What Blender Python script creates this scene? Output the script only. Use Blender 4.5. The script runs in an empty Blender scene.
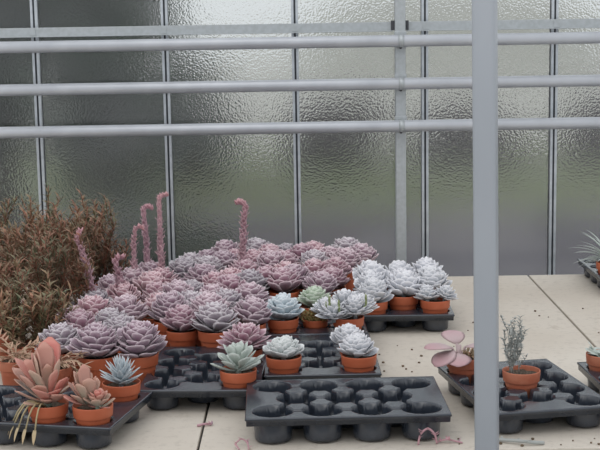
import bpy, math, random
from mathutils import Vector, Matrix
PI = math.pi
rnd = random.Random(7)
scene = bpy.context.scene
COL = scene.collection

# ------------------------------------------------------------------ helpers
class MB:
    """collects faces; a per-vertex colour attribute 'leafuv' holds (along, edge, age)"""
    def __init__(self):
        self.v = []; self.f = []; self.a = []; self.mi = []
    def vert(self, p, a=(0, 0, 0)):
        self.v.append(tuple(p)); self.a.append(a); return len(self.v) - 1
    def face(self, idx, m=0):
        self.f.append(tuple(idx)); self.mi.append(m)
    def box(self, x0, x1, y0, y1, z0, z1, m=0):
        b = len(self.v)
        for z in (z0, z1):
            for x, y in ((x0, y0), (x1, y0), (x1, y1), (x0, y1)):
                self.vert((x, y, z))
        for q in ((3, 2, 1, 0), (4, 5, 6, 7), (0, 1, 5, 4), (1, 2, 6, 5), (2, 3, 7, 6), (3, 0, 4, 7)):
            self.face([b + i for i in q], m)
    def ring_surface(self, rings, closed=True, cap0=False, cap1=False):
        """rings: list of lists of (pos, attr)"""
        ids = [[self.vert(p, a) for p, a in r] for r in rings]
        for r0, r1 in zip(ids, ids[1:]):
            n = len(r0)
            for i in range(n if closed else n - 1):
                j = (i + 1) % n
                self.face((r0[i], r0[j], r1[j], r1[i]))
        if cap0: self.face(ids[0][::-1])
        if cap1: self.face(ids[-1])
        return ids
    def lathe(self, prof, n=28, cx=0, cy=0, cap0=False, cap1=False):
        rings = []
        for r, z in prof:
            rings.append([((cx + r * math.cos(2 * PI * i / n), cy + r * math.sin(2 * PI * i / n), z), (0, 0, 0)) for i in range(n)])
        self.ring_surface(rings, True, cap0, cap1)
    def tube(self, pts, rad, n=6, attr=(0, 0, 0), cap=True):
        pts = [Vector(p) for p in pts]
        rings = []
        for i, p in enumerate(pts):
            t = (pts[min(i + 1, len(pts) - 1)] - pts[max(i - 1, 0)]).normalized()
            up = Vector((0, 0, 1)) if abs(t.z) < .9 else Vector((1, 0, 0))
            s = t.cross(up).normalized(); u = s.cross(t)
            r = rad[i] if isinstance(rad, (list, tuple)) else rad
            rings.append([(p + s * (r * math.cos(2 * PI * k / n)) + u * (r * math.sin(2 * PI * k / n)), attr) for k in range(n)])
        self.ring_surface(rings, True, cap, cap)
    def leaf(self, base, az, e0, curl, L, W, th, shape, cup=.15, age=0., nt=6, nj=8, roll=0., tipz=0.):
        """a fleshy leaf: closed lens section swept along a curved midrib"""
        base = Vector(base); h = Vector((math.cos(az), math.sin(az), 0)); side0 = Vector((-math.sin(az), math.cos(az), 0))
        p = base.copy(); rings = []; prev = 0
        for k in range(nt + 1):
            t = (k / nt) ** .85
            e = e0 + curl * t
            d = h * math.cos(e) + Vector((0, 0, math.sin(e)))
            p = p + d * (L * (t - prev)); prev = t
            nrm = -h * math.sin(e) + Vector((0, 0, math.cos(e)))
            side = side0 * math.cos(roll) + nrm * math.sin(roll)
            nrm = nrm * math.cos(roll) - side0 * math.sin(roll)
            w = interp(shape, t) * W * .5
            thk = th * (1 - .65 * t) * min(1, w / (W * .25) + .15)
            ring = []
            for j in range(nj):
                a = 2 * PI * j / nj
                x = math.cos(a); z = math.sin(a) * .5 * thk + cup * x * x * w
                edge = max(0., (abs(x) - .6) / .4)
                edge = max(edge, max(0, (t - .82) / .18))
                ring.append((p + side * (x * w) + nrm * z, (t, edge, age)))
            rings.append(ring)
        self.ring_surface(rings, True, True, True)
    def blade(self, base, d, nrm, L, W, age=0.):
        """small thin folded leaf (four triangles)"""
        base = Vector(base); d = Vector(d).normalized(); s = d.cross(Vector(nrm)).normalized(); n = s.cross(d)
        a = self.vert(base, (0, 0, age)); m1 = base + d * (L * .45)
        b = self.vert(m1 + s * (W * .5) + n * (W * .18), (.5, 1, age)); c = self.vert(m1, (.5, 0, age))
        e = self.vert(m1 - s * (W * .5) + n * (W * .18), (.5, 1, age)); t = self.vert(base + d * L - n * (L * .08), (1, .5, age))
        self.face((a, b, c)); self.face((a, c, e)); self.face((b, t, c)); self.face((c, t, e))
    def mesh(self, name, mats, smooth=True):
        me = bpy.data.meshes.new(name); me.from_pydata(self.v, [], self.f)
        for m in (mats if isinstance(mats, (list, tuple)) else [mats]): me.materials.append(m)
        if any(self.mi):
            for p, m in zip(me.polygons, self.mi): p.material_index = m
        at = me.attributes.new('leafuv', 'FLOAT_COLOR', 'POINT')
        flat = []
        for a in self.a: flat += [a[0], a[1], a[2], 1.]
        at.data.foreach_set('color', flat)
        if smooth: me.polygons.foreach_set('use_smooth', [True] * len(me.polygons))
        me.update(); return me

def interp(tab, t):
    for (a, b), (c, d) in zip(tab, tab[1:]):
        if t <= c: return b + (d - b) * ((t - a) / (c - a) if c > a else 0)
    return tab[-1][1]

def link(o): COL.objects.link(o); return o
def part(name, me, parent, label=None, loc=(0, 0, 0)):
    o = link(bpy.data.objects.new(name, me)); o.parent = parent; o.location = loc
    if label: o['label'] = label
    return o
def tag(o, label, cat, group=None):
    o['label'] = label; o['category'] = cat
    if group: o['group'] = group
    return o
def thing(name, label, cat, loc=(0, 0, 0), rz=0, group=None):
    o = link(bpy.data.objects.new(name, None)); o.location = loc; o.rotation_euler = (0, 0, rz); o.empty_display_size = .05
    return tag(o, label, cat, group)
def solo(name, me, label, cat, loc=(0, 0, 0), rz=0, group=None):
    o = link(bpy.data.objects.new(name, me)); o.location = loc; o.rotation_euler = (0, 0, rz)
    return tag(o, label, cat, group)
def struct(name, me, loc=(0, 0, 0), parent=None):
    o = link(bpy.data.objects.new(name, me)); o.location = loc
    if parent: o.parent = parent
    else: o['kind'] = 'structure'
    return o
def dup(root, loc, rz, label, scale=1.):
    r = root.copy(); link(r); r.location = loc; r.rotation_euler = (0, 0, rz); r.scale = (scale,) * 3; r['label'] = label
    for ch in list(root.children):
        c = ch.copy(); link(c); c.parent = r
        for g in list(ch.children):
            d = g.copy(); link(d); d.parent = c
    return r
def bevel(o, w=.003, seg=2):
    m = o.modifiers.new('bevel', 'BEVEL'); m.width = w; m.segments = seg; m.limit_method = 'ANGLE'; return o

# ------------------------------------------------------------------ materials
def new_mat(name):
    m = bpy.data.materials.new(name); m.use_nodes = True
    nt = m.node_tree; return m, nt, nt.nodes['Principled BSDF']
def N(nt, typ, **kw):
    n = nt.nodes.new(typ)
    for k, v in kw.items():
        if k in n.inputs: n.inputs[k].default_value = v
        else: setattr(n, k, v)
    return n
def mixc(nt, fac, a, b):
    n = nt.nodes.new('ShaderNodeMix'); n.data_type = 'RGBA'
    for sock, val in ((n.inputs[0], fac), (n.inputs[6], a), (n.inputs[7], b)):
        if hasattr(val, 'is_output'): nt.links.new(val, sock)
        elif isinstance(val, (int, float)): sock.default_value = val
        else: sock.default_value = (*val, 1)
    return n.outputs[2]
def ramp(nt, src, lo, hi):
    n = nt.nodes.new('ShaderNodeMapRange'); n.inputs[1].default_value = lo; n.inputs[2].default_value = hi
    nt.links.new(src, n.inputs[0]); return n.outputs[0]
def noise_out(nt, scale, detail=3., coord='Object', rough=.5, stretch=None):
    tc = nt.nodes.new('ShaderNodeTexCoord'); nz = nt.nodes.new('ShaderNodeTexNoise')
    nz.inputs['Scale'].default_value = scale; nz.inputs['Detail'].default_value = detail; nz.inputs['Roughness'].default_value = rough
    if stretch:
        mp = nt.nodes.new('ShaderNodeMapping'); mp.inputs['Scale'].default_value = stretch
        nt.links.new(tc.outputs[coord], mp.inputs[0]); nt.links.new(mp.outputs[0], nz.inputs['Vector'])
    else: nt.links.new(tc.outputs[coord], nz.inputs['Vector'])
    return nz.outputs['Fac']
def bump(nt, bs, h, strength=.3, dist=.002):
    b = nt.nodes.new('ShaderNodeBump'); b.inputs['Strength'].default_value = strength; b.inputs['Distance'].default_value = dist
    nt.links.new(h, b.inputs['Height']); nt.links.new(b.outputs[0], bs.inputs['Normal'])
def noisy(name, a, b, scale=20, rough=.6, detail=4., metal=0., bump_s=0., bdist=.002, lo=.35, hi=.65, stretch=None, coord='Object'):
    m, nt, bs = new_mat(name)
    f = noise_out(nt, scale, detail, coord, stretch=stretch)
    nt.links.new(mixc(nt, ramp(nt, f, lo, hi), a, b), bs.inputs['Base Color'])
    bs.inputs['Roughness'].default_value = rough; bs.inputs['Metallic'].default_value = metal
    if bump_s: bump(nt, bs, f, bump_s, bdist)
    return m
def leafmat(name, base, tip, edge, young, edge_amt=.8, young_amt=.7, rough=.55, var=.12, hue=.02, speck=0.):
    """leaf colour: base -> tip along the blade, pale margin, young inner leaves"""
    m, nt, bs = new_mat(name)
    at = nt.nodes.new('ShaderNodeAttribute'); at.attribute_name = 'leafuv'
    sp = nt.nodes.new('ShaderNodeSeparateColor'); nt.links.new(at.outputs['Color'], sp.inputs[0])
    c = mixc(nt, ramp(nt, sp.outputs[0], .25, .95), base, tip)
    mu = nt.nodes.new('ShaderNodeMath'); mu.operation = 'MULTIPLY'; mu.inputs[1].default_value = young_amt
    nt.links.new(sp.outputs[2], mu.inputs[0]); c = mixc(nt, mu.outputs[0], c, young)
    me = nt.nodes.new('ShaderNodeMath'); me.operation = 'MULTIPLY'; me.inputs[1].default_value = edge_amt
    nt.links.new(sp.outputs[1], me.inputs[0]); c = mixc(nt, me.outputs[0], c, edge)
    oi = nt.nodes.new('ShaderNodeObjectInfo')
    hs = nt.nodes.new('ShaderNodeHueSaturation')
    a = nt.nodes.new('ShaderNodeMapRange'); a.inputs[3].default_value = 1 - var; a.inputs[4].default_value = 1 + var
    b = nt.nodes.new('ShaderNodeMapRange'); b.inputs[3].default_value = .5 - hue; b.inputs[4].default_value = .5 + hue
    nt.links.new(oi.outputs['Random'], a.inputs[0]); nt.links.new(oi.outputs['Random'], b.inputs[0])
    nt.links.new(a.outputs[0], hs.inputs['Value']); nt.links.new(b.outputs[0], hs.inputs['Hue'])
    nt.links.new(c, hs.inputs['Color']); out = hs.outputs[0]
    if speck:
        f = noise_out(nt, 60, 3.); out = mixc(nt, ramp(nt, f, .55, .75), out, (base[0] * speck, base[1] * speck, base[2] * speck))
    nt.links.new(out, bs.inputs['Base Color']); bs.inputs['Roughness'].default_value = rough
    return m

def board_material():
    m, nt, bs = new_mat('fibre_cement')
    big = noise_out(nt, 2.2, 5., 'Object'); fine = noise_out(nt, 45, 6., 'Object', .7)
    c = mixc(nt, ramp(nt, big, .3, .72), (.64, .565, .475), (.75, .685, .595))
    c = mixc(nt, ramp(nt, fine, .52, .8), c, (.50, .44, .37))
    st = noise_out(nt, 9, 5., 'Object', .65); c = mixc(nt, ramp(nt, st, .62, .82), c, (.45, .37, .29))
    oi = nt.nodes.new('ShaderNodeObjectInfo'); hs = nt.nodes.new('ShaderNodeHueSaturation'); mr = nt.nodes.new('ShaderNodeMapRange'); mr.inputs[3].default_value = .86; mr.inputs[4].default_value = .95
    nt.links.new(oi.outputs['Random'], mr.inputs[0]); nt.links.new(mr.outputs[0], hs.inputs['Value']); nt.links.new(c, hs.inputs['Color']); hs.inputs['Saturation'].default_value = .92
    nt.links.new(hs.outputs[0], bs.inputs['Base Color']); bs.inputs['Roughness'].default_value = .8; bump(nt, bs, fine, .25, .0015)
    return m
M = {}
M['board'] = board_material()
M['gap'] = noisy('dark_steel', (.05, .05, .05), (.08, .08, .08), 10, .6)
M['tray'] = noisy('black_plastic', (.024, .030, .043), (.035, .043, .058), 25, .20, bump_s=.02)  # blue of the sky reflection is mixed into the black base colour
M['tray'].node_tree.nodes['Principled BSDF'].inputs['Specular IOR Level'].default_value = .9
M['terra'] = noisy('terracotta_plastic', (.46, .105, .042), (.54, .15, .07), 14, .55, bump_s=.04)
M['terra_dusty'] = noisy('dusty_terracotta_plastic', (.42, .11, .055), (.52, .19, .11), 22, .65, bump_s=.04)
M['soil'] = noisy('potting_soil', (.035, .024, .016), (.16, .12, .085), 180, .9, bump_s=.8, bdist=.004)
M['galv'] = noisy('galvanised_steel', (.44, .47, .48), (.50, .53, .55), 60, .45, metal=.4, detail=5)
M['pipe'] = noisy('painted_pipe', (.47, .49, .53), (.54, .56, .60), 8, .33, metal=.25)
M['pole'] = noisy('grey_painted_steel', (.36, .385, .42), (.41, .435, .47), 6, .42, metal=.15, stretch=(1, 1, .3))
M['alu'] = noisy('aluminium', (.50, .54, .58), (.60, .64, .68), 40, .4, metal=.5)
M['gasket'] = noisy('rubber_gasket', (.02, .025, .035), (.04, .045, .055), 40, .5)
M['clip'] = noisy('dark_clip', (.05, .055, .06), (.09, .09, .1), 40, .5, metal=.5)
M['concrete'] = noisy('dwarf_wall_concrete', (.33, .32, .30), (.42, .41, .39), 15, .85)
M['floor'] = noisy('greenhouse_floor', (.22, .21, .19), (.30, .29, .27), 12, .9)

def glass(inner):
    m, nt, bs = new_mat('hammered_glass' if inner else 'outer_glass')
    bs.inputs['Base Color'].default_value = (.93, .96, .95, 1); bs.inputs['Transmission Weight'].default_value = 1
    bs.inputs['IOR'].default_value = 1.45; bs.inputs['Roughness'].default_value = .15 if inner else .05
    if inner:
        tc = nt.nodes.new('ShaderNodeTexCoord')
        vo = nt.nodes.new('ShaderNodeTexVoronoi'); vo.feature = 'SMOOTH_F1'; vo.inputs['Scale'].default_value = 140
        nt.links.new(tc.outputs['Object'], vo.inputs['Vector'])
        nz = nt.nodes.new('ShaderNodeTexNoise'); nz.inputs['Scale'].default_value = 110; nz.inputs['Detail'].default_value = 3
        nt.links.new(tc.outputs['Object'], nz.inputs['Vector'])
        ad = nt.nodes.new('ShaderNodeMath'); ad.operation = 'MULTIPLY_ADD'; ad.inputs[1].default_value = .12
        nt.links.new(nz.outputs['Fac'], ad.inputs[0]); nt.links.new(vo.outputs['Distance'], ad.inputs[2])
        bump(nt, bs, ad.outputs[0], .6, .0013)
        df = nt.nodes.new('ShaderNodeBsdfDiffuse'); df.inputs[0].default_value = (.80, .80, .86, 1)
        ms = nt.nodes.new('ShaderNodeMixShader'); fog = noise_out(nt, 1.6, 4., 'Object')
        mr = nt.nodes.new('ShaderNodeMapRange'); mr.inputs[1].default_value = .3; mr.inputs[2].default_value = .7; mr.inputs[3].default_value = .015; mr.inputs[4].default_value = .09
        nt.links.new(fog, mr.inputs[0]); nt.links.new(mr.outputs[0], ms.inputs[0]); nt.links.new(bs.outputs[0], ms.inputs[1]); nt.links.new(df.outputs[0], ms.inputs[2])
        nt.links.new(ms.outputs[0], nt.nodes['Material Output'].inputs['Surface'])
    return m
M['glass_in'] = glass(True); M['glass_out'] = glass(False)

# ------------------------------------------------------------------ camera, light, view
CAM_Z = 1.715; pitch = math.radians(8.53); roll = math.radians(.95)
F = Vector((0, math.cos(pitch), -math.sin(pitch))); R0 = Vector((1, 0, 0)); U0 = R0.cross(F)
R = R0 * math.cos(roll) - U0 * math.sin(roll); U = U0 * math.cos(roll) + R0 * math.sin(roll)
cd = bpy.data.cameras.new('camera'); cam = link(bpy.data.objects.new('camera', cd))
cd.sensor_width = 36; cd.lens = 36 * 1300 / 600; cd.clip_end = 300
mw = Matrix((R, U, -F)).transposed().to_4x4(); mw.translation = (0, 0, CAM_Z); cam.matrix_world = mw
scene.camera = cam

w = bpy.data.worlds.new('overcast'); scene.world = w; w.use_nodes = True
nt = w.node_tree; bg = nt.nodes['Background']
tc = nt.nodes.new('ShaderNodeTexCoord'); sx = nt.nodes.new('ShaderNodeSeparateXYZ'); nt.links.new(tc.outputs['Generated'], sx.inputs[0])
sky = mixc(nt, ramp(nt, sx.outputs[2], -.05, .8), (.74, .76, .78), (.93, .96, 1.0))
nt.links.new(sky, bg.inputs[0]); bg.inputs[1].default_value = .92
sd = bpy.data.lights.new('veiled_sun', 'SUN'); sd.energy = .5; sd.angle = math.radians(50); sd.color = (1, .96, .9)
so = link(bpy.data.objects.new('veiled_sun', sd)); so.rotation_euler = (math.radians(32), math.radians(-18), 0); so.location = (0, 0, 6)
vs = scene.view_settings; vs.view_transform = 'Standard'; vs.look = 'None'; vs.gamma = 1; vs.use_curve_mapping = False; vs.exposure = 0.1
scene.cycles.use_denoising = True
scene.cycles.max_bounces = 10; scene.cycles.transmission_bounces = 8

# ------------------------------------------------------------------ setting: floor, low wall, glazing
BZ = .75
mb = MB(); mb.box(-3.2, 3.2, -.6, 5.38, -.1, 0); struct('floor', mb.mesh('floor', M['floor'], False))
mb = MB(); mb.box(-3.2, 3.2, 5.26, 5.38, 0, .45); struct('wall_back', mb.mesh('wall_back', M['concrete'], False))
GY = 5.3; bars = [-1.055 + .5235 * k for k in range(-3, 8)]
for i, (a, b) in enumerate(zip(bars, bars[1:])):
    mb = MB(); mb.box(a + .006, b - .006, GY, GY + .004, .45, 2.9)
    mb.mi = [1 if k != 2 else 0 for k in range(6)]
    struct('window_%d' % (i + 1), mb.mesh('pane', [M['glass_in'], M['glass_out']], False))
for i, x in enumerate(bars):
    o = link(bpy.data.objects.new('trim_%d' % (i + 1), None)); o.location = (x, GY, 0); o['kind'] = 'structure'
    mb = MB(); mb.box(-.0135, -.004, -.014, .03, .45, 2.9); mb.box(.004, .0135, -.014, .03, .45, 2.9); mb.box(-.0135, .0135, .006, .03, .45, 2.9)
    part('glazing_bar', mb.mesh('glazing_bar', M['alu'], False), o)
    mb = MB(); mb.box(-.0039, .0039, -.010, .005, .45, 2.9); part('gasket', mb.mesh('gasket', M['gasket'], False), o, 'black rubber strip in the bar')

# galvanised post standing against the glass, rails and pipes
px = .411
p = thing('steel_post', 'narrow galvanised upright post against the glass, behind the three pipes', 'post', (px, 5.235, 0))
mb = MB(); mb.box(-.021, .021, -.018, .018, 0, 2.9); bevel(part('upright', mb.mesh('upright', M['galv'], False), p), .004)
for z in (1.334, 1.502, 1.67):
    mb = MB(); mb.box(-.024, .024, -.0245, -.0185, z - .034, z + .034)
    bevel(part('bracket', mb.mesh('bracket', M['galv'], False), p), .002)
    mb = MB(); mb.lathe([(.004, -.008), (.0055, -.006), (.0055, 0)], 8, cap0=True); me = mb.mesh('bolt', M['clip']); 
    o = part('bolt', me, p, loc=(0, -.0245, z - .031)); o.rotation_euler = (-PI / 2, 0, 0)
    o.rotation_euler = (PI / 2 * -1, 0, 0)
for nm, x0, x1, lab in (('l', -2.6, px - .028, 'flat galvanised rail left of the narrow post, above the topmost pipe'), ('r', px + .028, 2.6, 'flat galvanised rail right of the narrow post, above the topmost pipe')):
    r = thing('glazing_rail', lab, 'rail', ((x0 + x1) / 2, 5.255, 1.722)); h = (x1 - x0) / 2
    mb = MB(); mb.box(-h, h, -.004, .004, -.019, .019); mb.box(-h, h, -.022, -.004, -.019, -.015)
    bevel(part('angle_bar', mb.mesh('angle_bar', M['galv'], False), r), .001)
    s = 1 if nm == 'l' else -1
    mb = MB(); mb.box(s * h - .007, s * h + .007, -.016, -.0045, -.014, .024); part('end_clip', mb.mesh('end_clip', M['clip'], False), r, 'dark clip at the end of the rail')
    for x in bars:
        if x0 + .05 < x < x1 - .05:
            mb = MB(); xx = x - (x0 + x1) / 2; mb.box(xx - .012, xx + .012, -.0075, -.0045, -.012, .012); part('fixing_plate', mb.mesh('fixing_plate', M['galv'], False), r)
for z, lab in ((1.666, 'topmost of the three grey heating pipes running across the glass'), (1.498, 'middle one of the three grey heating pipes across the glass'), (1.330, 'lowest of the three grey heating pipes running across the glass')):
    pr = thing('heating_pipe', lab, 'pipe', (0, 5.183, z), 0, 'horizontal heating pipes')
    mb = MB(); mb.tube([(-2.6, 0, 0), (2.6, 0, 0)], .0232, 24); part('pipe', mb.mesh('pipe', M['pipe']), pr)
    mb = MB()
    mb.tube([(px - .011, 0, 0), (px + .011, 0, 0)], .0250, 24); part('pipe_clamp', mb.mesh('pipe_clamp', M['galv']), pr)

# foreground pole, square with rounded corners, stands on the floor in front of the bench
pr = thing('support_pole', 'thick pale grey upright pole in the foreground, crossing the whole picture height', 'pole', (.409, 2.74, .0005), math.radians(-17)); pr.rotation_euler.y = -.0100
mb = MB(); q = .0245; rr = .009; ring = []
for cx_, cy_, a0 in ((q - rr + .0, q - rr, 0), (-q + rr, q - rr, PI / 2), (-q + rr, -q + rr, PI), (q - rr, -q + rr, 1.5 * PI)):
    for k in range(5): ring.append((cx_ + rr * math.cos(a0 + k * PI / 8), cy_ + rr * math.sin(a0 + k * PI / 8)))
mb.ring_surface([[((x, y, z), (0, 0, 0)) for x, y in ring] for z in (0.006, .7, 1.4, 2.9)], True, True, True)
part('shaft', mb.mesh('shaft', M['pole']), pr)
mb = MB(); mb.box(-.05, .05, -.05, .05, 0, .006); part('base_plate', mb.mesh('base_plate', M['galv'], False), pr)

# ------------------------------------------------------------------ bench
b = thing('greenhouse_bench', 'long pale bench of fibre cement boards carrying all the potted plants', 'bench', (0, 3.95, 0))
ye = 1.06
for x0, x1 in ((-2.6, -1.372), (-1.366, -.2505), (-.2445, .8865), (.8945, 2.1)):
    mb = MB(); mb.box(x0, x1, -ye, ye, BZ - .014, BZ)
    o = part('board', mb.mesh('board', M['board'], False), b); bevel(o, .002)
mb = MB()
for y in (-ye + .05, 0, ye - .05): mb.box(-2.6, 2.1, y - .02, y + .02, BZ - .055, BZ - .0141)
for x in (-1.369, -.2475, .8905): mb.box(x - .03, x + .03, -ye + .03, ye - .03, BZ - .03, BZ - .0141)
part('frame', mb.mesh('frame', M['gap'], False), b)
for x in (-2.4, -.8, .7, 1.9):
    for y in (-ye + .05, ye - .05):
        mb = MB(); mb.box(x - .02, x + .02, y - .02, y + .02, 0, BZ - .055); part('leg', mb.mesh('leg', M['galv'], False), b)

# ------------------------------------------------------------------ pot trays
def tray_mesh(W, L, step=.0020, top=.060):
    k = W / .30; kl = L / .45
    py = .112 * kl; px_ = .0995 * k
    cups = [(s * px_, (j - 1.5) * py) for s in (-1, 1) for j in range(4)] + [(0, (j - 1) * py) for j in range(3)]
    lim = math.hypot(px_, py / 2) * 1.05
    segs = [(a, c) for i, a in enumerate(cups) for c in cups[i + 1:] if math.hypot(a[0] - c[0], a[1] - c[1]) < max(lim, py * 1.03)]
    def sm(t): t = min(1, max(0, t)); return t * t * (3 - 2 * t)
    def z(x, y):
        d = min(math.hypot(x - a, y - c) for a, c in cups)
        zz = .004 + (top - .004) * sm((d - .040 * k) / (.0060 * k)) if d > .040 * k else .004
        for (ax, ay), (cx, cy) in segs:
            dx, dy = cx - ax, cy - ay; t = ((x - ax) * dx + (y - ay) * dy) / (dx * dx + dy * dy)
            if 0 < t < 1:
                q = abs((x - ax) * dy - (y - ay) * dx) / math.hypot(dx, dy)
                zz = min(zz, .036 + (top - .036) * sm((q - .0055) / .0045))
        e = min(W / 2 - abs(x), L / 2 - abs(y))
        if e < .003: zz = top
        return zz
    nx = round(W / step); ny = round(L / step); mb = MB()
    ids = [[mb.vert((-W / 2 + W * i / nx, -L / 2 + L * j / ny, z(-W / 2 + W * i / nx, -L / 2 + L * j / ny))) for i in range(nx + 1)] for j in range(ny + 1)]
    for j in range(ny):
        for i in range(nx): mb.face((ids[j][i], ids[j][i + 1], ids[j + 1][i + 1], ids[j + 1][i]))
    # down-turned rim all round
    loop = [ids[0][i] for i in range(nx + 1)] + [ids[j][nx] for j in range(1, ny + 1)] + [ids[ny][i] for i in range(nx - 1, -1, -1)] + [ids[j][0] for j in range(ny - 1, 0, -1)]
    prev = loop
    for out, dz in ((.0030, .0014), (.0048, .0006), (.0052, -.0030), (.0026, -.0042), (.0020, -.018)):
        cur = []
        for v in loop:
            x, y, zv = mb.v[v]
            ox = out if abs(x - W / 2) < 1e-6 else (-out if abs(x + W / 2) < 1e-6 else 0); oy = out if abs(y - L / 2) < 1e-6 else (-out if abs(y + L / 2) < 1e-6 else 0)
            cur.append(mb.vert((x + ox, y + oy, top + dz)))
        n = len(loop)
        for i in range(n): mb.face((prev[(i + 1) % n], prev[i], cur[i], cur[(i + 1) % n]))
        prev = cur
    me = mb.mesh('pot_tray', M['tray']); me['cups'] = str(cups)
    return me, cups
TR, CUPS = tray_mesh(.30, .45); TRB, CUPSB = tray_mesh(.326, .472, .0020, .069)
GT = 'black plastic pot trays on the bench'
def tray(me, x, y, deg, label):
    o = solo('pot_tray', me, label, 'tray', (x, y, BZ + .0012), math.radians(deg), GT)
    m = o.modifiers.new('thick', 'SOLIDIFY'); m.thickness = .0011; m.offset = 1
    return o
T1 = tray(TRB, .102, 3.100, 91.3, 'empty black pot tray at the front of the bench')
T2 = tray(TR, .557, 3.215, 10, 'black tray behind the foreground pole, holding the pink leaved and the twiggy plant')
T3 = tray(TR, -.639, 3.100, 78, 'black tray in the front left corner under the orange paddle leaved plants')
T4 = tray(TR, -.258, 3.440, -2.5, 'mostly empty black tray under the grey green spoon leaved plant')
T5 = tray(TR, .050, 3.570, 1, 'black tray under the silvery mound rosettes, right behind the empty front tray')
T6 = tray(TR, .040, 4.037, 1, 'black tray under the pale blue and the pale green rosette')
T7 = tray(TR, .335, 4.275, -1, 'black tray full of whitish rosettes, at the right end of the plants')
TR9 = tray(TR, 0.912, 3.205, 3, 'black tray cut off by the right picture edge, with a small pot')
TR10 = tray(TR, 1.238, 4.776, 0, 'black tray with the spiky plant by the glass, at the right picture edge')

# ------------------------------------------------------------------ pots and plants
def pot_mesh(mat=None):
    mb = MB()
    mb.lathe([(.0, .001), (.030, .001), (.0335, .003), (.0405, .064), (.0415, .066), (.0455, .067), (.0462, .069), (.0482, .092), (.0478, .0945), (.0462, .0945), (.0452, .092), (.0435, .078), (.0425, .07), (.040, .055)], 32)
    return mb.mesh('pot', mat or M['terra'])
def soil_mesh(seed=1):
    r = random.Random(seed); mb = MB(); rings = []
    for rad in (.001, .012, .024, .034, .0436):
        rings.append([((rad * math.cos(2 * PI * i / 24), rad * math.sin(2 * PI * i / 24), .083 + r.uniform(-.002, .003)), (0, 0, 0)) for i in range(24)])
    mb.ring_surface(rings, True, True, False); return mb.mesh('soil', M['soil'])
POT = pot_mesh(); POTD = pot_mesh(M['terra_dusty']); SOIL = soil_mesh()
SPAT = [(0, .34), (.25, .52), (.5, .85), (.68, 1), (.82, .9), (.92, .55), (1, .05)]
ROUND = [(0, .3), (.25, .5), (.5, .82), (.7, 1), (.86, .93), (.95, .65), (1, .2)]
LANCE = [(0, .75), (.2, 1), (.5, .85), (.8, .45), (1, .03)]
PADDLE = [(0, .16), (.2, .25), (.45, .65), (.7, 1), (.87, .93), (.96, .6), (1, .15)]
DISC = [(0, .25), (.15, .66), (.4, 1), (.68, .97), (.88, .64), (1, .12)]
LOTUS = [(0, .36), (.25, .60), (.5, .90), (.68, 1), (.82, .92), (.92, .66), (.97, .34), (1, .04)]
GA = math.radians(137.508)
def rosette_mesh(seed, mat, n=44, Rr=.07, W=.04, h=.045, e_out=6, e_in=82, curl=28, th=.005, shape=SPAT, cup=.22, z0=.088, cx=0, cy=0, mb=None, inner=.28, tilt=0, name='rosette', ruffle=.15, lexp=.55, eexp=1.25):
    r = random.Random(seed); own = mb is None; mb = mb or MB(); s = len(mb.v)
    for i in range(n):
        u = i / (n - 1)                                   # 0 outermost .. 1 centre
        L = Rr * ((1 - u) ** lexp * (1 - inner) + inner); L *= r.uniform(.92, 1.06)
        e = math.radians(e_out + (e_in - e_out) * u ** eexp + r.uniform(-6, 6)); az = i * GA + r.uniform(-.12, .12)
        z = z0 + h * (u ** .9); off = .004 * (1 - u) + .0015
        w = W * (1 - .55 * u) * r.uniform(.92, 1.08)
        mb.leaf((cx + off * math.cos(az), cy + off * math.sin(az), z), az, e, math.radians(curl) * (1 - .5 * u), L, w, th, shape, cup, u, 6, 8, r.uniform(-ruffle, ruffle))
    mb.tube([(cx, cy, z0 - .012), (cx, cy, z0 + h)], .007, 8, (0, 0, 0))
    if tilt:
        rot = Matrix.Rotation(tilt, 3, Vector((math.cos(seed), math.sin(seed), 0))); c0 = Vector((cx, cy, z0 - .01))
        for k in range(s, len(mb.v)): mb.v[k] = tuple(rot @ (Vector(mb.v[k]) - c0) + c0)
    return mb.mesh(name, mat) if own else mb

MAUVE = leafmat('mauve_leaf', (.20, .18, .20), (.36, .23, .30), (.86, .74, .78), (.46, .22, .31), 1., .4, .5, .12, .014)  # dark leaf base paints in the shade between the leaves
MAUVE2 = leafmat('pinkish_mauve_leaf', (.24, .17, .20), (.44, .23, .30), (.88, .72, .75), (.54, .23, .31), 1., .45, .5, .12, .014)  # base darkened too, painted shade deep in the rosette
GREYM = leafmat('greyish_mauve_leaf', (.20, .22, .23), (.34, .27, .33), (.80, .76, .78), (.42, .26, .35), 1., .4, .5, .12, .014)  # same painted shade in the dark base colour
BLUEW = leafmat('powdery_blue_leaf', (.36, .44, .49), (.52, .60, .65), (.84, .89, .92), (.56, .62, .63), .8, .4, .6, .06, .01)
WHITE = leafmat('silvery_white_leaf', (.38, .42, .45), (.66, .67, .72), (.94, .93, .96), (.64, .65, .66), 1., .3, .6, .05, .012)
SILV = leafmat('silvery_green_leaf', (.46, .51, .50), (.66, .69, .70), (.86, .86, .86), (.60, .66, .60), .8, .5, .6, .05, .012)
GREENW = leafmat('pale_green_leaf', (.45, .52, .42), (.55, .62, .52), (.76, .78, .70), (.50, .62, .45), .6, .6, .55, .05, .01)
GREYG = leafmat('grey_green_leaf', (.36, .42, .38), (.50, .55, .51), (.68, .72, .68), (.55, .6, .55), .5, .4, .55, .05, .01)
AGAVE = leafmat('blue_grey_spike_leaf', (.34, .40, .44), (.52, .58, .62), (.78, .80, .82), (.45, .52, .56), .6, .5, .5, .05, .01)
STALK = leafmat('pink_bract', (.36, .25, .30), (.50, .30, .35), (.72, .52, .56), (.72, .34, .36), .5, .7, .55, .08, .01)
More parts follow.
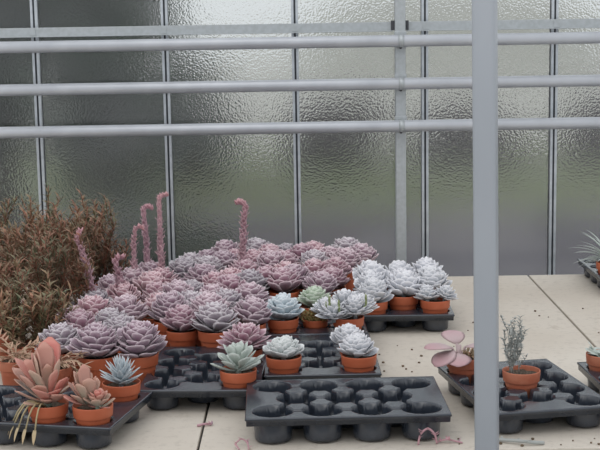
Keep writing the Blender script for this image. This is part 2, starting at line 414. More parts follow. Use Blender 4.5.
KAL = leafmat('sunburnt_paddle_leaf', (.36, .46, .38), (.54, .40, .30), (.66, .36, .28), (.66, .17, .15), .45, .9, .45, .06, .01)
PINKL = leafmat('dusky_pink_leaf', (.52, .40, .40), (.54, .31, .33), (.66, .46, .46), (.5, .3, .3), .5, .4, .45, .05, .01)
DRYT = leafmat('dry_grey_twig', (.34, .35, .33), (.50, .53, .53), (.6, .62, .6), (.42, .44, .42), .3, .3, .8, .05, .01)
SHRUB = leafmat('bronze_foliage', (.075, .11, .055), (.16, .145, .085), (.26, .23, .15), (.38, .125, .09), .4, .85, .55, .25, .02)
STEMR = noisy('reddish_stem', (.20, .075, .05), (.30, .13, .085), 60, .7)
STRAW = leafmat('straw_leaf', (.42, .33, .20), (.58, .42, .26), (.66, .55, .40), (.55, .30, .20), .4, .7, .6, .08, .02)
MOSS = leafmat('golden_creeper', (.25, .18, .06), (.42, .24, .10), (.5, .34, .16), (.22, .26, .08), .3, .8, .7, .05, .02)
GREENB = leafmat('green_bud', (.22, .28, .12), (.34, .38, .18), (.42, .45, .24), (.3, .35, .15), .3, .5, .6, .05, .01)

ROS = {}
DOME = dict(th=.004, cup=.30, inner=.62, lexp=.5, eexp=.95, ruffle=.35)
for k in range(4):
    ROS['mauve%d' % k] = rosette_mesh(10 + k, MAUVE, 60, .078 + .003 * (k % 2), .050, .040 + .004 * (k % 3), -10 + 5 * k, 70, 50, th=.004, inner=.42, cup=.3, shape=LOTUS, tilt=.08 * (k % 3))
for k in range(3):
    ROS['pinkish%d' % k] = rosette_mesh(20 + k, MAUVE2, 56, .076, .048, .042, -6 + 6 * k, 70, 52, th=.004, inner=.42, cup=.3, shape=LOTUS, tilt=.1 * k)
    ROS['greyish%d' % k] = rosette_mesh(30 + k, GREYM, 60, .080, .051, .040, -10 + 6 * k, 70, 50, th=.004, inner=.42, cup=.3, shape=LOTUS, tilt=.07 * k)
for k in range(3):
    ROS['white%d' % k] = rosette_mesh(40 + k, WHITE, 66, .071, .048, .027, -18 + 6 * k, 80, 54, z0=.092, shape=LOTUS, tilt=.06 * k, **DOME)
ROS['blue'] = rosette_mesh(50, BLUEW, 44, .070, .050, .034, -4, 80, 40, th=.006, shape=ROUND, cup=.34, inner=.5)
ROS['green'] = rosette_mesh(51, GREENW, 48, .062, .042, .032, -4, 80, 40, th=.005, shape=ROUND, cup=.34, inner=.5)
ROS['mound'] = rosette_mesh(52, WHITE, 90, .056, .035, .018, -14, 82, 60, z0=.092, shape=ROUND, cx=-.006, **DOME)
ROS['mound_lean'] = rosette_mesh(57, WHITE, 90, .056, .035, .020, -14, 82, 60, z0=.094, shape=ROUND, cx=-.022, cy=.004, **DOME)
ROS['silver'] = rosette_mesh(53, SILV, 74, .062, .036, .014, -8, 80, 55, z0=.090, shape=ROUND, th=.004, cup=.3, inner=.55, ruffle=.35)
ROS['grey_spoon'] = rosette_mesh(54, GREYG, 24, .074, .042, .030, 4, 74, 26, th=.009, shape=PADDLE, cup=.18, inner=.6)
ROS['agave'] = rosette_mesh(55, AGAVE, 44, .060, .022, .036, 12, 84, 16, th=.006, shape=LANCE, cup=.25, inner=.6)
ROS['pink_mauve'] = rosette_mesh(56, MAUVE2, 62, .082, .044, .034, -4, 76, 30, th=.004, cup=.25, inner=.4)

def stalk_mesh(seed, H, lean, az, hook, r0=.013):
    """leafy flower stalk with nodding tip"""
    r = random.Random(seed); mb = MB(); pts = []
    h = Vector((math.cos(az), math.sin(az), 0)); z0 = .10
    n = 22
    for i in range(n):
        t = i / (n - 1); p = Vector((0, 0, z0)) + h * (lean * t * t)
        p.z += H * t
        pts.append(p)
    ang = PI / 2
    for i in range(6):
        ang -= hook / 6; pts.append(pts[-1] + (h * math.cos(ang) + Vector((0, 0, math.sin(ang)))) * .0065)
    mb.tube(pts, [.005 - .002 * i / len(pts) for i in range(len(pts))], 8, (.3, 0, .2))
    N_ = int(H * 460)
    for i in range(N_):
        t = i / (N_ - 1); q = t * (len(pts) - 1.001); a = int(q); p = pts[a].lerp(pts[a + 1], q - a)
        mb.leaf(p, i * GA, math.radians(r.uniform(15, 50)), .6, r0 * r.uniform(1.25, 1.6) * (1.3 - .6 * t), r0 * 1.05 * (1.25 - .55 * t), .003, LANCE, .2, min(1, .15 + .85 * t ** 3), 3, 6)
    return mb.mesh('flower_stalk', STALK)

PROTO = {}
def plant(kind, mesh, x, y, rz, label, group, name='potted_echeveria', cat='succulent', scale=1., pot=None, z=.0065, foliage='rosette'):
    """the first of a kind is built, the rest are copies of it and its parts"""
    key = (kind, pot)
    if key in PROTO: return dup(PROTO[key], (x, y, BZ + z), rz, label, scale)
    t = thing(name, label, cat, (x, y, BZ + z), rz, group); t.scale = (scale,) * 3
    part('pot', pot or POT, t); part('soil', SOIL, t); part(foliage, mesh, t)
    PROTO[key] = t
    return t
def cup(T, i, cups=None):
    x, y = (cups or CUPS)[i]; a = T.rotation_euler.z
    return T.location.x + x * math.cos(a) - y * math.sin(a), T.location.y + x * math.sin(a) + y * math.cos(a)
# cup indices: 0..3 left column front to back, 4..7 right column, 8..10 middle column
taken = []
def at(T, i): p = cup(T, i); taken.append(p); return p

GW = 'whitish rosettes in the right hand tray'
wl = {0: 'whitish rosette at the front left of the right hand tray, its terracotta pot fully showing', 1: 'second whitish rosette from the front, left column of the right hand tray', 2: 'third whitish rosette from the front, left column of the right hand tray', 3: 'rearmost whitish rosette in the left column of the right hand tray',
      8: 'whitish rosette in the middle column of the right hand tray, nearest the front', 9: 'middle whitish rosette of the middle column in the right hand tray', 10: 'rearmost whitish rosette of the middle column in the right hand tray',
      5: 'tall whitish rosette straight behind the twin headed one in the right hand tray', 6: 'third whitish rosette from the front, right column of the right hand tray', 7: 'rearmost whitish rosette in the right column, at the far right end'}
for i, lab in wl.items():
    x, y = at(T7, i); k = i % 3
    plant('white%d' % k, ROS['white%d' % k], x, y, i * 1.3, lab, GW, scale=1.0 + .04 * ((i * 7) % 3 - .6))
# twin headed small one in the front right cup
mb = MB(); rosette_mesh(60, WHITE, 50, .044, .030, .020, -10, 84, 36, inner=.6, cup=.3, cx=-.026, cy=-.008, z0=.094, mb=mb, tilt=.25); rosette_mesh(61, SILV, 46, .040, .028, .020, -10, 84, 36, inner=.6, cup=.3, cx=.030, cy=.004, z0=.094, mb=mb, tilt=-.2)
x, y = at(T7, 4); plant('twin', mb.mesh('rosette', [WHITE]), x, y, 0, 'small twin headed greyish white rosette at the front right of the right hand tray', GW)

# middle trays
GS = 'single silvery plants in the middle trays'
x, y = at(T5, 0); plant('silver', ROS['silver'], x - .003, y, .4, 'low silvery green mound rosette behind the left end of the empty front tray', GS)
x, y = at(T5, 4); plant('mound', ROS['mound'], x, y, 0, 'front one of two white mound rosettes, behind the right part of the empty tray', GS)
x, y = at(T5, 5); plant('mound_lean', ROS['mound_lean'], x, y, 0, 'rear one of two white mound rosettes, half hidden behind its twin', GS, scale=.98)
x, y = at(T6, 0); plant('blue', ROS['blue'], x, y, .6, 'powdery pale blue rosette with broad cupped leaves, left of the pale green one', GS)
x, y = at(T6, 9); plant('green', ROS['green'], x, y, .2, 'pale green rosette to the right of the powdery blue one', GS)
x, y = at(T6, 1); plant('blue', ROS['blue'], x, y, 2.2, 'pale blue rosette peeping out behind the front powdery blue one', GS, scale=.9)
mb = MB()
for j, (cx, cy, s) in enumerate(((-.030, -.024, 1.15), (.034, -.018, 1.2), (.004, .026, 1.25), (-.052, .03, 1.1), (.056, .035, 1.1))):
    rosette_mesh(70 + j, WHITE, 56, .046 * s, .030, .020, -10, 84, 40, th=.004, inner=.6, shape=ROUND, cup=.3, cx=cx - .014, cy=cy, z0=.094 + .010 * (j % 3), mb=mb)
x, y = at(T6, 4); t = plant('cluster', mb.mesh('rosette', [WHITE]), x, y, 0, 'broad white many headed rosette with upright green buds', GS)
mb = MB()
for (bx, by, hh) in ((-.058, -.045, .165), (-.03, -.055, .155), (.052, -.04, .168), (-.066, -.01, .14)):
    mb = MB(); mb.tube([(bx * .5, by * .5, .10), (bx, by, hh - .03)], .0025, 6)
    for k in range(10): mb.leaf((bx, by, hh - .034 + .003 * k), k * GA, 1.1, .4, .013, .009, .003, LANCE, .2, .3, 3, 6)
    part('flower_bud', mb.mesh('flower_bud', [GREENB]), t, 'green budding shoot')
mb = MB(); r = random.Random(5)
for k in range(70):
    a = r.uniform(0, 2 * PI); rr = .05 * math.sqrt(r.random()); p = Vector((rr * math.cos(a), rr * math.sin(a), .085))
    q = p + Vector((r.uniform(-.02, .02), r.uniform(-.02, .02), r.uniform(.01, .04))); mb.tube([p, q], .0012, 5, (.5, 0, r.random()))
    for j in range(4): mb.leaf(p.lerp(q, .4 + .2 * j), r.uniform(0, 6), r.uniform(0, 1.2), .3, .011, .007, .003, ROUND, .2, r.random(), 3, 6)
x, y = at(T6, 8); taken.append((x, y)); plant('creeper', mb.mesh('foliage', [MOSS]), x, y, 0, 'small golden brown creeping plant between the blue rosette and the white cluster', GS, 'potted_creeper', 'plant', scale=.82, foliage='foliage')

x, y = at(T4, 4); plant('grey_spoon', ROS['grey_spoon'], x, y, .9, 'grey green plant with thick spoon shaped leaves in the mostly empty tray', 'single plants in the mostly empty tray')
x, y = at(T4, 6); plant('pink_mauve', ROS['pink_mauve'], x, y, .3, 'wide pinkish mauve rosette right behind the grey green spoon leaved plant', 'single plants in the mostly empty tray')

# front left tray
mb = MB(); r = random.Random(3)
spec = [(176, 55, .13, .05, .7, 1), (165, 40, .12, .05, .35, 1), (120, 80, .14, .046, .55, 1), (85, 78, .15, .056, .95, 1), (240, 58, .105, .046, .05, 1), (200, 64, .12, .044, .1, 1), (345, 62, .11, .034, .1, 1), (310, 22, .075, .045, .5, 1), (170, 28, .10, .042, .15, 1), (185, 76, .13, .046, .4, 1), (260, 30, .085, .05, .75, 1), (100, 72, .118, .050, .9, .9), (150, 55, .115, .050, .55, .9), (60, 62, .10, .030, .1, .6), (205, 42, .098, .045, .45, 1), (190, 18, .085, .040, .35, .9), (300, 34, .075, .048, .9, .9), (250, 46, .07, .036, .2, .8), (340, 40, .085, .040, .8, .7), (20, 34, .075, .036, .2, .6), (120, 82, .09, .03, .3, .6), (225, 8, .07, .026, .1, .4), (275, 20, .06, .03, .4, .8), (35, 66, .08, .026, .2, .6), (165, 66, .12, .048, .6, .9), (320, 60, .09, .04, .6, .9)]
for az, e, L, W, age, _ in spec:
    mb.leaf((0, 0, .088 + .012 * (e / 80)), math.radians(az), math.radians(e), math.radians(r.uniform(-8, 22)), L, W, .009, PADDLE, .2, age, 7, 8, r.uniform(-.3, .3))
mb.tube([(0, 0, .08), (0, 0, .12)], .009, 8)
x, y = at(T3, 1); kal = plant('kalanchoe', mb.mesh('foliage', [KAL]), x, y, 0, 'tall orange red paddle leaved succulent, front left', 'orange paddle leaved succulents', 'potted_kalanchoe', foliage='foliage')
mb = MB()
for q in range(5):
    a = math.radians(190 + 17 * q); pts = [Vector((.02 * math.cos(a), .02 * math.sin(a), .09))]
    for s in range(5): pts.append(pts[-1] + Vector((math.cos(a) * .013, math.sin(a) * .012, .010 - .009 * s)))
    mb.tube(pts, .0022, 6)
    mb.leaf(pts[-1], a, -1.0, -.3, .035, .011, .003, LANCE, .3, .2, 4, 6)
part('dry_leaf', mb.mesh('dry_leaf', [STRAW]), kal, 'withered straw coloured lower leaves')
mb = MB(); r = random.Random(4)
for i, (az, e, L, W, age) in enumerate([(250, 50, .075, .034, .1), (290, 60, .08, .036, .3), (180, 62, .09, .036, .2), (145, 76, .10, .036, .5), (215, 20, .07, .032, .7), (130, 60, .085, .034, .55), (165, 40, .075, .032, .35), (95, 66, .085, .026, .25), (60, 50, .07, .030, .25), (200, 52, .07, .032, .45), (230, 30, .06, .034, .15), (40, 62, .072, .022, .35), (110, 36, .07, .03, .2), (0, 30, .06, .028, .45), (330, -5, .065, .022, .75)]):
    mb.leaf((-.012, .004, .09), math.radians(az), math.radians(e), math.radians(14), L, W, .008, PADDLE, .2, age, 7, 8, r.uniform(-.3, .3))
rosette_mesh(80, GREENW, 20, .042, .026, .022, 16, 80, 24, th=.006, shape=ROUND, cup=.25, cx=.016, cy=-.018, z0=.092, mb=mb)
x, y = at(T3, 0); plant('kalanchoe_small', mb.mesh('foliage', [KAL]), x, y, 0, 'shorter orange and green paddle leaved succulent with a small pale rosette, front left', 'orange paddle leaved succulents', 'potted_kalanchoe', foliage='foliage')
x, y = at(T3, 4); plant('agave', ROS['agave'], x, y, .3, 'small spiky blue grey rosette behind the shorter orange paddle leaved plant', 'single plants at the front left', 'potted_agave')

# pink large leaved plant and twiggy plant in the tray behind the pole
mb = MB()
for az, e, L, W, z in ((190, 34, .080, .078, .118), (215, 4, .074, .078, .112), (262, 12, .064, .070, .106), (340, 30, .092, .066, .122), (100, 48, .075, .066, .125)):
    a = math.radians(az); p = Vector((-.014, 0, .085)); q = Vector((-.014 + .018 * math.cos(a), .018 * math.sin(a), z))
    mb.tube([p, q], .0035, 6); mb.leaf(q, a, math.radians(e), math.radians(-55), L, W, .006, DISC, -.10, .2, 7, 8)
mb.tube([(-.014, 0, .07), (-.014, 0, .125)], .007, 8)
t = plant('pink_leaf', mb.mesh('foliage', [PINKL]), *at(T2, 3), 0, 'plant with a few broad dusky pink leaves, left of the foreground pole', 'plants in the tray behind the pole', 'potted_pink_leaf_plant', 'plant', pot=POTD, foliage='foliage')
mb = MB(); r = random.Random(12)
for k in range(26):
    a = r.uniform(0, 6.28); p = Vector((.02 + .015 * math.cos(a), .015 * math.sin(a), .085)); mb.tube([p, p + Vector((r.uniform(-.01, .02), r.uniform(-.02, .01), .03))], .0015, 5)
    mb.leaf(p + Vector((0, 0, .012)), a, r.uniform(.2, 1.2), -.6, .022, .010, .002, LANCE, .2, .4, 4, 6)
part('dry_leaf', mb.mesh('dry_leaf', [STRAW]), t, 'withered brown leaves at the stem')
mb = MB(); r = random.Random(13)
def twig(p, d, L, depth):
    pts = [Vector(p)]; d = Vector(d)
    for s in range(5):
        d = (d + Vector((r.uniform(-.2, .2), r.uniform(-.2, .2), .12))).normalized(); pts.append(pts[-1] + d * (L / 5))
    mb.tube(pts, [.0016 * (1 - .12 * i) * (1 if depth else .8) for i in range(6)], 5, (.3, 0, .2))
    for s in range(1, 6):
        for _ in range(3): mb.leaf(pts[s], r.uniform(0, 6.28), r.uniform(.3, 1.3), -.5, r.uniform(.010, .017), .0045, .0015, LANCE, .2, r.random() * .6, 3, 6)
        if depth and r.random() < .85: twig(pts[s], d + Vector((r.uniform(-1, 1), r.uniform(-1, 1), .4)), L * .4, depth - 1)
for k in range(6): twig((r.uniform(-.036, -.006), r.uniform(-.01, .01), .084), (r.uniform(-.2, .2), r.uniform(-.2, .2), 1), r.uniform(.08, .14), 1)
plant('twiggy', mb.mesh('foliage', [DRYT]), *at(T2, 9), 0, 'half dried plant with thin grey twigs, right of the foreground pole', 'plants in the tray behind the pole', 'potted_twiggy_plant', 'plant', pot=POTD, foliage='foliage')

# plants cut by the right picture edge
mb = MB(); r = random.Random(15)
for k in range(60):
    mb.leaf((0, 0, .09 + .01 * r.random()), r.uniform(0, 6.28), math.radians(r.uniform(15, 80)), math.radians(-55), r.uniform(.09, .165), .009, .002, LANCE, .3, .3, 7, 6)
plant('spiky', mb.mesh('foliage', [GREYG]), cup(TR10, 1)[0], cup(TR10, 1)[1], 0, 'grey green plant with thin arching blades, by the glass at the right edge', 'plants at the right picture edge', 'potted_spiky_plant', 'plant', foliage='foliage')
mb = MB(); r = random.Random(16)
for k in range(12):
    mb.leaf((r.uniform(-.02, .02), r.uniform(-.02, .02), .086), r.uniform(0, 6.28), math.radians(r.uniform(20, 80)), -.4, r.uniform(.035, .055), .028, .004, ROUND, -.1, .2, 5, 8)
x, y = cup(TR9, 3); plant('seedling', mb.mesh('foliage', [GREYG]), x, y, 0, 'small grey leaved plant in a terracotta pot, cut off by the right edge', 'plants at the right picture edge', 'potted_seedling', 'plant', pot=POTD, foliage='foliage')

# ------------------------------------------------------------------ the mass of mauve rosettes
spots = []
fixed = [('mauve1', -.440, 3.415, 1.10, 'big mauve rosette nearest the front, right of the one beside the orange plants'), ('mauve0', -.548, 3.400, 1.12, 'big mauve rosette nearest the front, straight behind the orange paddle leaved plants'),
         ('greyish0', -.665, 3.50, 1.0, 'greyish mauve rosette nearest the front at the far left, beside the bronze shrubs'), ('pinkish0', -.352, 3.742, .98, 'mauve rosette above the left one of two pots standing behind the mostly empty tray'),
         ('greyish1', -.252, 3.700, 1.06, 'broad greyish mauve rosette above the right one of two pots behind the mostly empty tray'), ('mauve2', -.155, 3.80, 1.0, 'mauve rosette just left of the powdery blue one')]
GM = 'mauve rosettes massed on the bench'
stalks_todo = []
STALKS = [('pinkish1', -.203, 4.50, .245, -.012, PI, 1.9, 'mauve rosette with a tall pink flower stalk, right of the second glazing bar', .020),
          ('mauve1', -.565, 4.33, .195, .008, 0, 2.4, 'mauve rosette with the shortest of three hooked flower stalks', .0155),
          ('mauve2', -.532, 4.45, .245, -.008, 0, 2.3, 'mauve rosette with the middle one of three hooked flower stalks', .0175),
          ('pinkish0', -.475, 4.36, .290, .0, 0, 1.6, 'mauve rosette with the tallest of three hooked flower stalks', .017),
          ('greyish1', -.650, 3.98, .215, -.04, 0, .5, 'mauve rosette with a slanting flower stalk in front of the bronze shrubs', .018),
          ('pinkish2', -.575, 4.10, .125, -.02, 0, 1.7, 'mauve rosette with a short stout pink flower stalk, left of the three hooked ones', .021)]
for i, (kind, x, y, H, lean, az, hook, lab, r0) in enumerate(STALKS):
    rz = .7 * i; o = plant(kind, ROS[kind], x, y, rz, lab, GM); taken.append((x, y))
    stalks_todo.append((o, i + 1, H, lean, az - rz, hook, r0))
for kind, x, y, s, lab in fixed:
    plant(kind, ROS[kind], x, y, rnd.uniform(0, 6), lab, GM, scale=s); taken.append((x, y))
row = 0; y = 3.52; rows = []
while y < 4.90:
    cells = []
    x = -.80 + (.058 if row % 2 else 0)
    while x < .30:
        xx = x + rnd.uniform(-.012, .012); yy = y + rnd.uniform(-.008, .008)
        lx = -.70 + (.10 * max(0, (yy - 4.0)) + .0)                    # left border: the shrubs
        ok = xx > lx and not (xx < -.46 and yy > 4.42) and not (xx < -.36 and yy > 4.72)
        if yy < 3.80 and xx > -.46: ok = False                        # the mostly empty tray
        if xx > -.14 and yy < 4.235: ok = False                       # the middle trays
        if xx > .19 and yy < 4.50: ok = False
        if xx > .25: ok = False
        if any(math.hypot(xx - a, yy - c) < .099 for a, c in taken): ok = False
        if ok: cells.append((xx, yy)); taken.append((xx, yy))
        x += .114
    if cells: rows.append(cells)
    row += 1; y += .104
ORD = ['first', 'second', 'third', 'fourth', 'fifth', 'sixth', 'seventh', 'eighth', 'ninth', 'tenth', 'eleventh', 'twelfth', 'thirteenth', 'fourteenth']
nr = len(rows); kinds = ['mauve0', 'pinkish1', 'mauve1', 'greyish2', 'pinkish0', 'mauve2', 'pinkish2', 'mauve3', 'greyish1']
mass = {}
for ri, cells in enumerate(rows):
    back = nr - 1 - ri
    for ci, (x, y) in enumerate(cells):
        kind = kinds[rnd.randrange(len(kinds))]
        word = {'m': 'mauve', 'p': 'pinkish mauve', 'g': 'greyish mauve'}[kind[0]]
        rw = 'the row nearest the glass' if back == 0 else 'the %s row from the glass' % ORD[back]
        side = 'leftmost' if ci == 0 else ('rightmost' if ci == len(cells) - 1 else ORD[ci] + ' from the left')
        if len(cells) == 1: side = 'only one'
        lab = '%s rosette, %s in %s' % (word, side, rw)
        mass[(ri, ci)] = plant(kind, ROS[kind], x, y, rnd.uniform(0, 6), lab, GM, scale=rnd.uniform(.93, 1.08))

# flower stalks grow out of their own rosettes
for o, seed, H, lean, az, hook, r0 in stalks_todo:
    part('flower_stalk', stalk_mesh(seed, H, lean, az, hook, r0), o, 'pink leafy flower stalk')

# ------------------------------------------------------------------ bronze shrubs at the left
def shrub(x, y, H, spread, seed, label, ns=20):
    r = random.Random(seed); st = MB(); fo = MB()
    t = thing('bronze_shrub', label, 'shrub', (x, y, BZ + .0005), 0, 'bronze shrubs at the left')
    for k in range(ns):
        a = r.uniform(0, 6.28); q = r.uniform(.1, 1) * spread; h = (H - .02) * r.uniform(.5, 1.05)
        p0 = Vector((.02 * math.cos(a), .02 * math.sin(a), .084)); pts = [p0]
        for s in range(1, 8):
            u = s / 7; pts.append(p0 + Vector((q * math.cos(a) * u ** .8 + r.uniform(-.006, .006), q * math.sin(a) * u ** .8 + r.uniform(-.006, .006), (h - .084) * u)))
        st.tube(pts, [.0026 - .0002 * i for i in range(8)], 5)
        branches = [pts]
        for s in (2, 3, 4, 5, 6):
            if r.random() < .75:
                b0 = pts[s]; d = Vector((r.uniform(-1, 1), r.uniform(-1, 1), r.uniform(.8, 1.8))).normalized(); l = r.uniform(.05, .10)
                bp = [b0 + d * (l * i / 4) + Vector((0, 0, .006 * i * i / 4)) for i in range(5)]; st.tube(bp, .0013, 5); branches.append(bp)
        tone = r.random()
        for bp in branches:
            n = 28 if bp is pts else 15
            for i in range(n):
                u = (.12 + .88 * i / n) * (len(bp) - 1.001); j = int(u); p = bp[j].lerp(bp[j + 1], u - j); az = i * GA + r.random()
                e = r.uniform(.2, 1.2); d = Vector((math.cos(az) * math.cos(e), math.sin(az) * math.cos(e), math.sin(e)))
                fo.blade(p, d, Vector((0, 0, 1)), r.uniform(.020, .042), r.uniform(.006, .012), min(1, max(0, tone * .6 + r.uniform(-.2, .55) * (.4 + .6 * i / n))))
    part('pot', POTD, t); part('soil', SOIL, t)
    part('stem', st.mesh('stem', STEMR), t); part('foliage', fo.mesh('foliage', SHRUB, False), t)
SH = [(-.78, 3.62, 0.24, 0.120, 'bronze shrub nearest the front, above the tall orange paddle leaved plant'), (-.90, 3.78, 0.30, 0.144, 'bronze shrub at the left picture edge, second from the front'),
      (-.79, 4.02, 0.32, 0.144, 'bronze shrub behind the slanting flower stalk'), (-.99, 4.10, 0.36, 0.144, 'bronze shrub at the left picture edge, midway to the glass'),
      (-.84, 4.30, 0.36, 0.156, 'tall bronze shrub in front of the leftmost glazing bar'), (-1.07, 4.38, 0.33, 0.156, 'bronze shrub in the left corner near the glass'),
      (-.74, 4.52, 0.33, 0.156, 'reddish bronze shrub just left of the three hooked flower stalks'), (-.95, 4.66, 0.37, 0.156, 'rear bronze shrub near the glass, left of the leftmost glazing bar'),
      (-.84, 4.80, 0.34, 0.156, 'rearmost bronze shrub close to the glass')]
for i, (x, y, H, sp, lab) in enumerate(SH): shrub(x, y, H, sp, 200 + i, lab)
# straw coloured arching plant between the shrubs and the orange succulents
def straw(x, y, seed, label):
    r = random.Random(seed); mb = MB(); t = thing('potted_straw_plant', label, 'plant', (x, y, BZ + .0065), 0, 'straw coloured arching plants')
    for k in range(16):
        a = r.uniform(0, 6.28); e = r.uniform(.5, 1.35); h = Vector((math.cos(a), math.sin(a), 0)); pts = [Vector((0, 0, .084))]; L = r.uniform(.05, .10)
        for s in range(6):
            e -= .22; pts.append(pts[-1] + (h * math.cos(e) + Vector((0, 0, math.sin(e)))) * (L / 5))
        mb.tube(pts, .0022, 6, (.4, 0, r.random()))
        for s in range(2, 7):
            for _ in range(2): mb.leaf(pts[s], a + r.uniform(-1.3, 1.3), e + r.uniform(0, 1), -.2, r.uniform(.018, .034), .008, .003, LANCE, .2, r.random(), 4, 6)
    part('pot', POTD, t); part('soil', SOIL, t); part('foliage', mb.mesh('foliage', [STRAW]), t)
straw(-.655, 3.33, 5, 'straw coloured arching plant between the orange succulent and the bronze shrubs')
straw(-.775, 3.42, 6, 'straw coloured plant at the left picture edge, behind the tall orange succulent')

# ------------------------------------------------------------------ scraps on the bench
def scrap(name, pts, rad, mat, label, cat, leaves=0, seed=1):
    r = random.Random(seed); mb = MB(); x0, y0, _ = pts[0]; pts = [Vector((x - x0, y - y0, z)) for x, y, z in pts]
    fine = []
    for i in range(len(pts) - 1):
        p0, p1, p2, p3 = pts[max(i - 1, 0)], pts[i], pts[i + 1], pts[min(i + 2, len(pts) - 1)]
        for k in range(6):
            t = k / 6; fine.append(.5 * (2 * p1 + (p2 - p0) * t + (2 * p0 - 5 * p1 + 4 * p2 - p3) * t * t + (3 * p1 - p0 - 3 * p2 + p3) * t ** 3))
    fine.append(pts[-1])
    mb.tube(fine, rad, 7, (.5, 0, .5))
    for k in range(leaves):
        p = fine[r.randrange(len(fine))]; mb.leaf(p, r.uniform(0, 6.28), .4, .2, .013, .006, .0015, LANCE, .2, r.random(), 3, 6)
    lo = min(v[2] for v in mb.v)
    return solo(name, mb.mesh(name, [mat]), label, cat, (x0, y0, BZ + .0006 - lo))
scrap('dry_stalk', [(.268, 2.932, .004), (.274, 2.93, .030), (.290, 2.925, .044), (.306, 2.928, .030), (.312, 2.935, .006)], .0026, STALK, 'curled pink dry flower stalk leaning at the right end of the empty tray', 'stalk', 14, 3)
scrap('dry_stalk', [(.318, 2.945, .004), (.335, 2.94, .010), (.352, 2.942, .006), (.372, 2.935, .003)], .0022, STALK, 'straight pale pink stalk scrap lying right of the curled one', 'stalk', 6, 4)
scrap('dry_stalk', [(-.150, 2.915, .003), (-.158, 2.93, .012), (-.145, 2.94, .020), (-.132, 2.935, .012), (-.128, 2.915, .003)], .0018, STALK, 'thin looped mauve stalk scrap at the left end of the empty tray', 'stalk', 6, 5)
scrap('fallen_leaf', [(-.262, 3.10, .003), (-.246, 3.105, .005), (-.226, 3.108, .004)], [.003] * 13, STALK, 'fallen purplish leaf lying in front of the mostly empty tray', 'leaf', 4, 6)
scrap('twig', [(.455, 2.945, .004), (.495, 2.925, .007), (.53, 2.915, .006), (.56, 2.918, .003)], .0042, DRYT, 'dark curved twig on the bench at the foot of the pole', 'twig', 5, 7)
r = random.Random(31); cm = noisy('soil_crumb', (.10, .07, .045), (.20, .14, .09), 80, .9)
CR = []
for k in range(3):
    mb = MB(); mb.lathe([(.0005, 0), (.0035, .0003), (.0045, .002), (.0034, .0045), (.0006, .0055)], 7, cap0=True, cap1=True)
    mb.v = [tuple(c * r.uniform(.75, 1.25) if ci < 2 else c for ci, c in enumerate(v)) for v in mb.v]; CR.append(mb.mesh('crumb', cm))
mb = MB(); pos = []
for k in range(46):
    x, y = (r.uniform(.22, .5), r.uniform(3.35, 3.95)) if k < 24 else (r.uniform(.5, 1.05), r.uniform(3.45, 4.5)) if k < 36 else (r.uniform(.3, .75), r.uniform(2.9, 2.97))
    if any(math.hypot(x - a, y - c) < .06 for a, c in taken) or (.39 < x < .76 and 2.975 < y < 3.46) or x < .215: continue
    src = CR[k % 3]; b0 = len(mb.v); s = r.uniform(.4, 1.0)
    for v in src.vertices: mb.vert((x + v.co.x * s, y + v.co.y * s, BZ + v.co.z * s + .0001))
    for p in src.polygons: mb.face([b0 + i for i in p.vertices])
o = link(bpy.data.objects.new('soil_crumbs', mb.mesh('soil_crumbs', cm))); o['kind'] = 'stuff'; tag(o, 'scattered crumbs of dark soil on the pale bench boards', 'soil')

# ------------------------------------------------------------------ outside, seen blurred through the hammered glass
M['lawn'] = noisy('lawn', (.09, .115, .05), (.14, .16, .075), 3, .9)
M['gravel'] = noisy('wet_gravel', (.075, .068, .080), (.115, .105, .118), 4, .9)
M['yard'] = noisy('pale_yard', (.36, .35, .32), (.44, .43, .39), .4, .9)
mb = MB(); mb.box(-60, 60, 5.4, 12.2, -.12, -.01); struct('ground', mb.mesh('ground', M['gravel'], False))
mb = MB(); mb.box(-60, 60, 12.2, 19, -.12, -.005); struct('ground_lawn', mb.mesh('ground_lawn', M['lawn'], False))
mb = MB(); mb.box(-60, 60, 19, 120, -.12, -.002); struct('ground_yard', mb.mesh('ground_yard', M['yard'], False))
EVER = noisy('evergreen_leaf', (.010, .030, .014), (.032, .065, .032), 2, .7)
HEDG = noisy('bare_hedge_leaf', (.085, .068, .085), (.13, .105, .12), 2, .8)
BARK = noisy('bark', (.05, .04, .03), (.09, .07, .05), 8, .9)
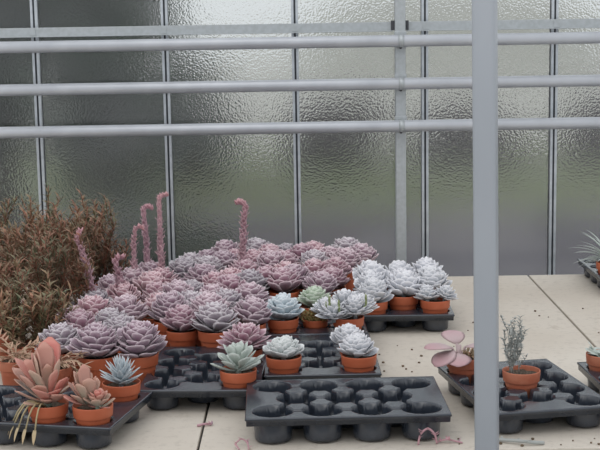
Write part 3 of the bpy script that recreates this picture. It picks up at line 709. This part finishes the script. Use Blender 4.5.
def bush(name, x, y, W, D, H, z0, seed, mat, label, cat, n=1400, size=.16, trunk=True, group=None):
    r = random.Random(seed); t = thing(name, label, cat, (x, y, -.005), 0, group); mb = MB()
    lumps = [(r.uniform(-.6, .6), r.uniform(-.6, .6), r.uniform(.15, .85), r.uniform(.35, .6)) for _ in range(14)]
    for k in range(n):
        a, b_, c, s = lumps[r.randrange(len(lumps))]
        v = Vector((r.gauss(0, 1), r.gauss(0, 1), r.gauss(0, 1))).normalized() * (s * r.random() ** .4)
        p = Vector(((a + v.x) * W / 2, (b_ + v.y) * D / 2, max(.02, z0 + (c + v.z * .6) * (H - z0))))
        d = Vector((r.uniform(-1, 1), r.uniform(-1, 1), r.uniform(-.4, 1)))
        mb.blade(p, d, Vector((r.uniform(-1, 1), r.uniform(-1, 1), 1)), size * r.uniform(.7, 1.4), size * .7)
    part('foliage', mb.mesh('foliage', mat, False), t)
    if trunk:
        mb = MB(); mb.tube([(0, 0, 0), (.03, 0, H * .4), (0, .03, H * .75)], [.12, .09, .03], 10); part('trunk', mb.mesh('trunk', BARK), t)
bush('evergreen_tree', -2.4, 10.5, 2.9, 2.4, 5.5, .1, 1, EVER, 'dark evergreen tree outside, blurred behind the leftmost panes', 'tree', 5200, .24)
bush('evergreen_tree', -6.6, 13.5, 2.6, 2.4, 6.0, .1, 2, EVER, 'dark evergreen tree outside, beyond the left picture edge side', 'tree', 3000, .22)
for i, (x, y, w_) in enumerate(((-2.5, 8.3, 1.3), (-1.0, 8.6, 1.3), (-1.5, 14.5, 1.8))):
    bush('dark_shrub', x, y, w_, 1., (.5, .4, 1.5)[i], 0, 40 + i, EVER, ('low dark shrub outside, close behind the leftmost panes', 'low dark shrub outside, close behind the third pane', 'dark shrub outside, beside the evergreen tree, blurred in the third pane')[i], 'shrub', 1300, .12, False, 'dark shrubs outside')
for i in range(7):
    bush('hedge_shrub', -1.4 + 1.75 * i, 16.0, 1.55, .9, .8, .0, 10 + i, HEDG, 'purplish bare shrub outside, %s along the blurred hedge' % (ORD[i] + ' from the left'), 'shrub', 1500, .12, False, 'shrubs of the hedge outside')
# pale film greenhouse across the yard
FILM = noisy('pale_film', (.44, .44, .40), (.50, .50, .46), .6, .5); 
t = thing('film_greenhouse', 'pale film greenhouse outside, blurred bright shape behind the upper right panes', 'greenhouse', (5.6, 46, -.002))
mb = MB(); ring0 = []
for yy in (0, 12):
    ring0.append([((5.5 * math.cos(PI - PI * k / 20), yy, 1.0 + 2.4 * math.sin(PI * k / 20)), (0, 0, 0)) for k in range(21)])
mb.ring_surface(ring0, False); 
for rg in ring0: mb.face([mb.vert(p) for p, _ in rg])
mb.box(-5.5, -5.45, 0, 12, 0, 1.0); mb.box(5.45, 5.5, 0, 12, 0, 1.0); mb.box(-5.45, 5.45, -.03, 0, 0, 1.0)
part('film_cover', mb.mesh('film_cover', FILM), t)
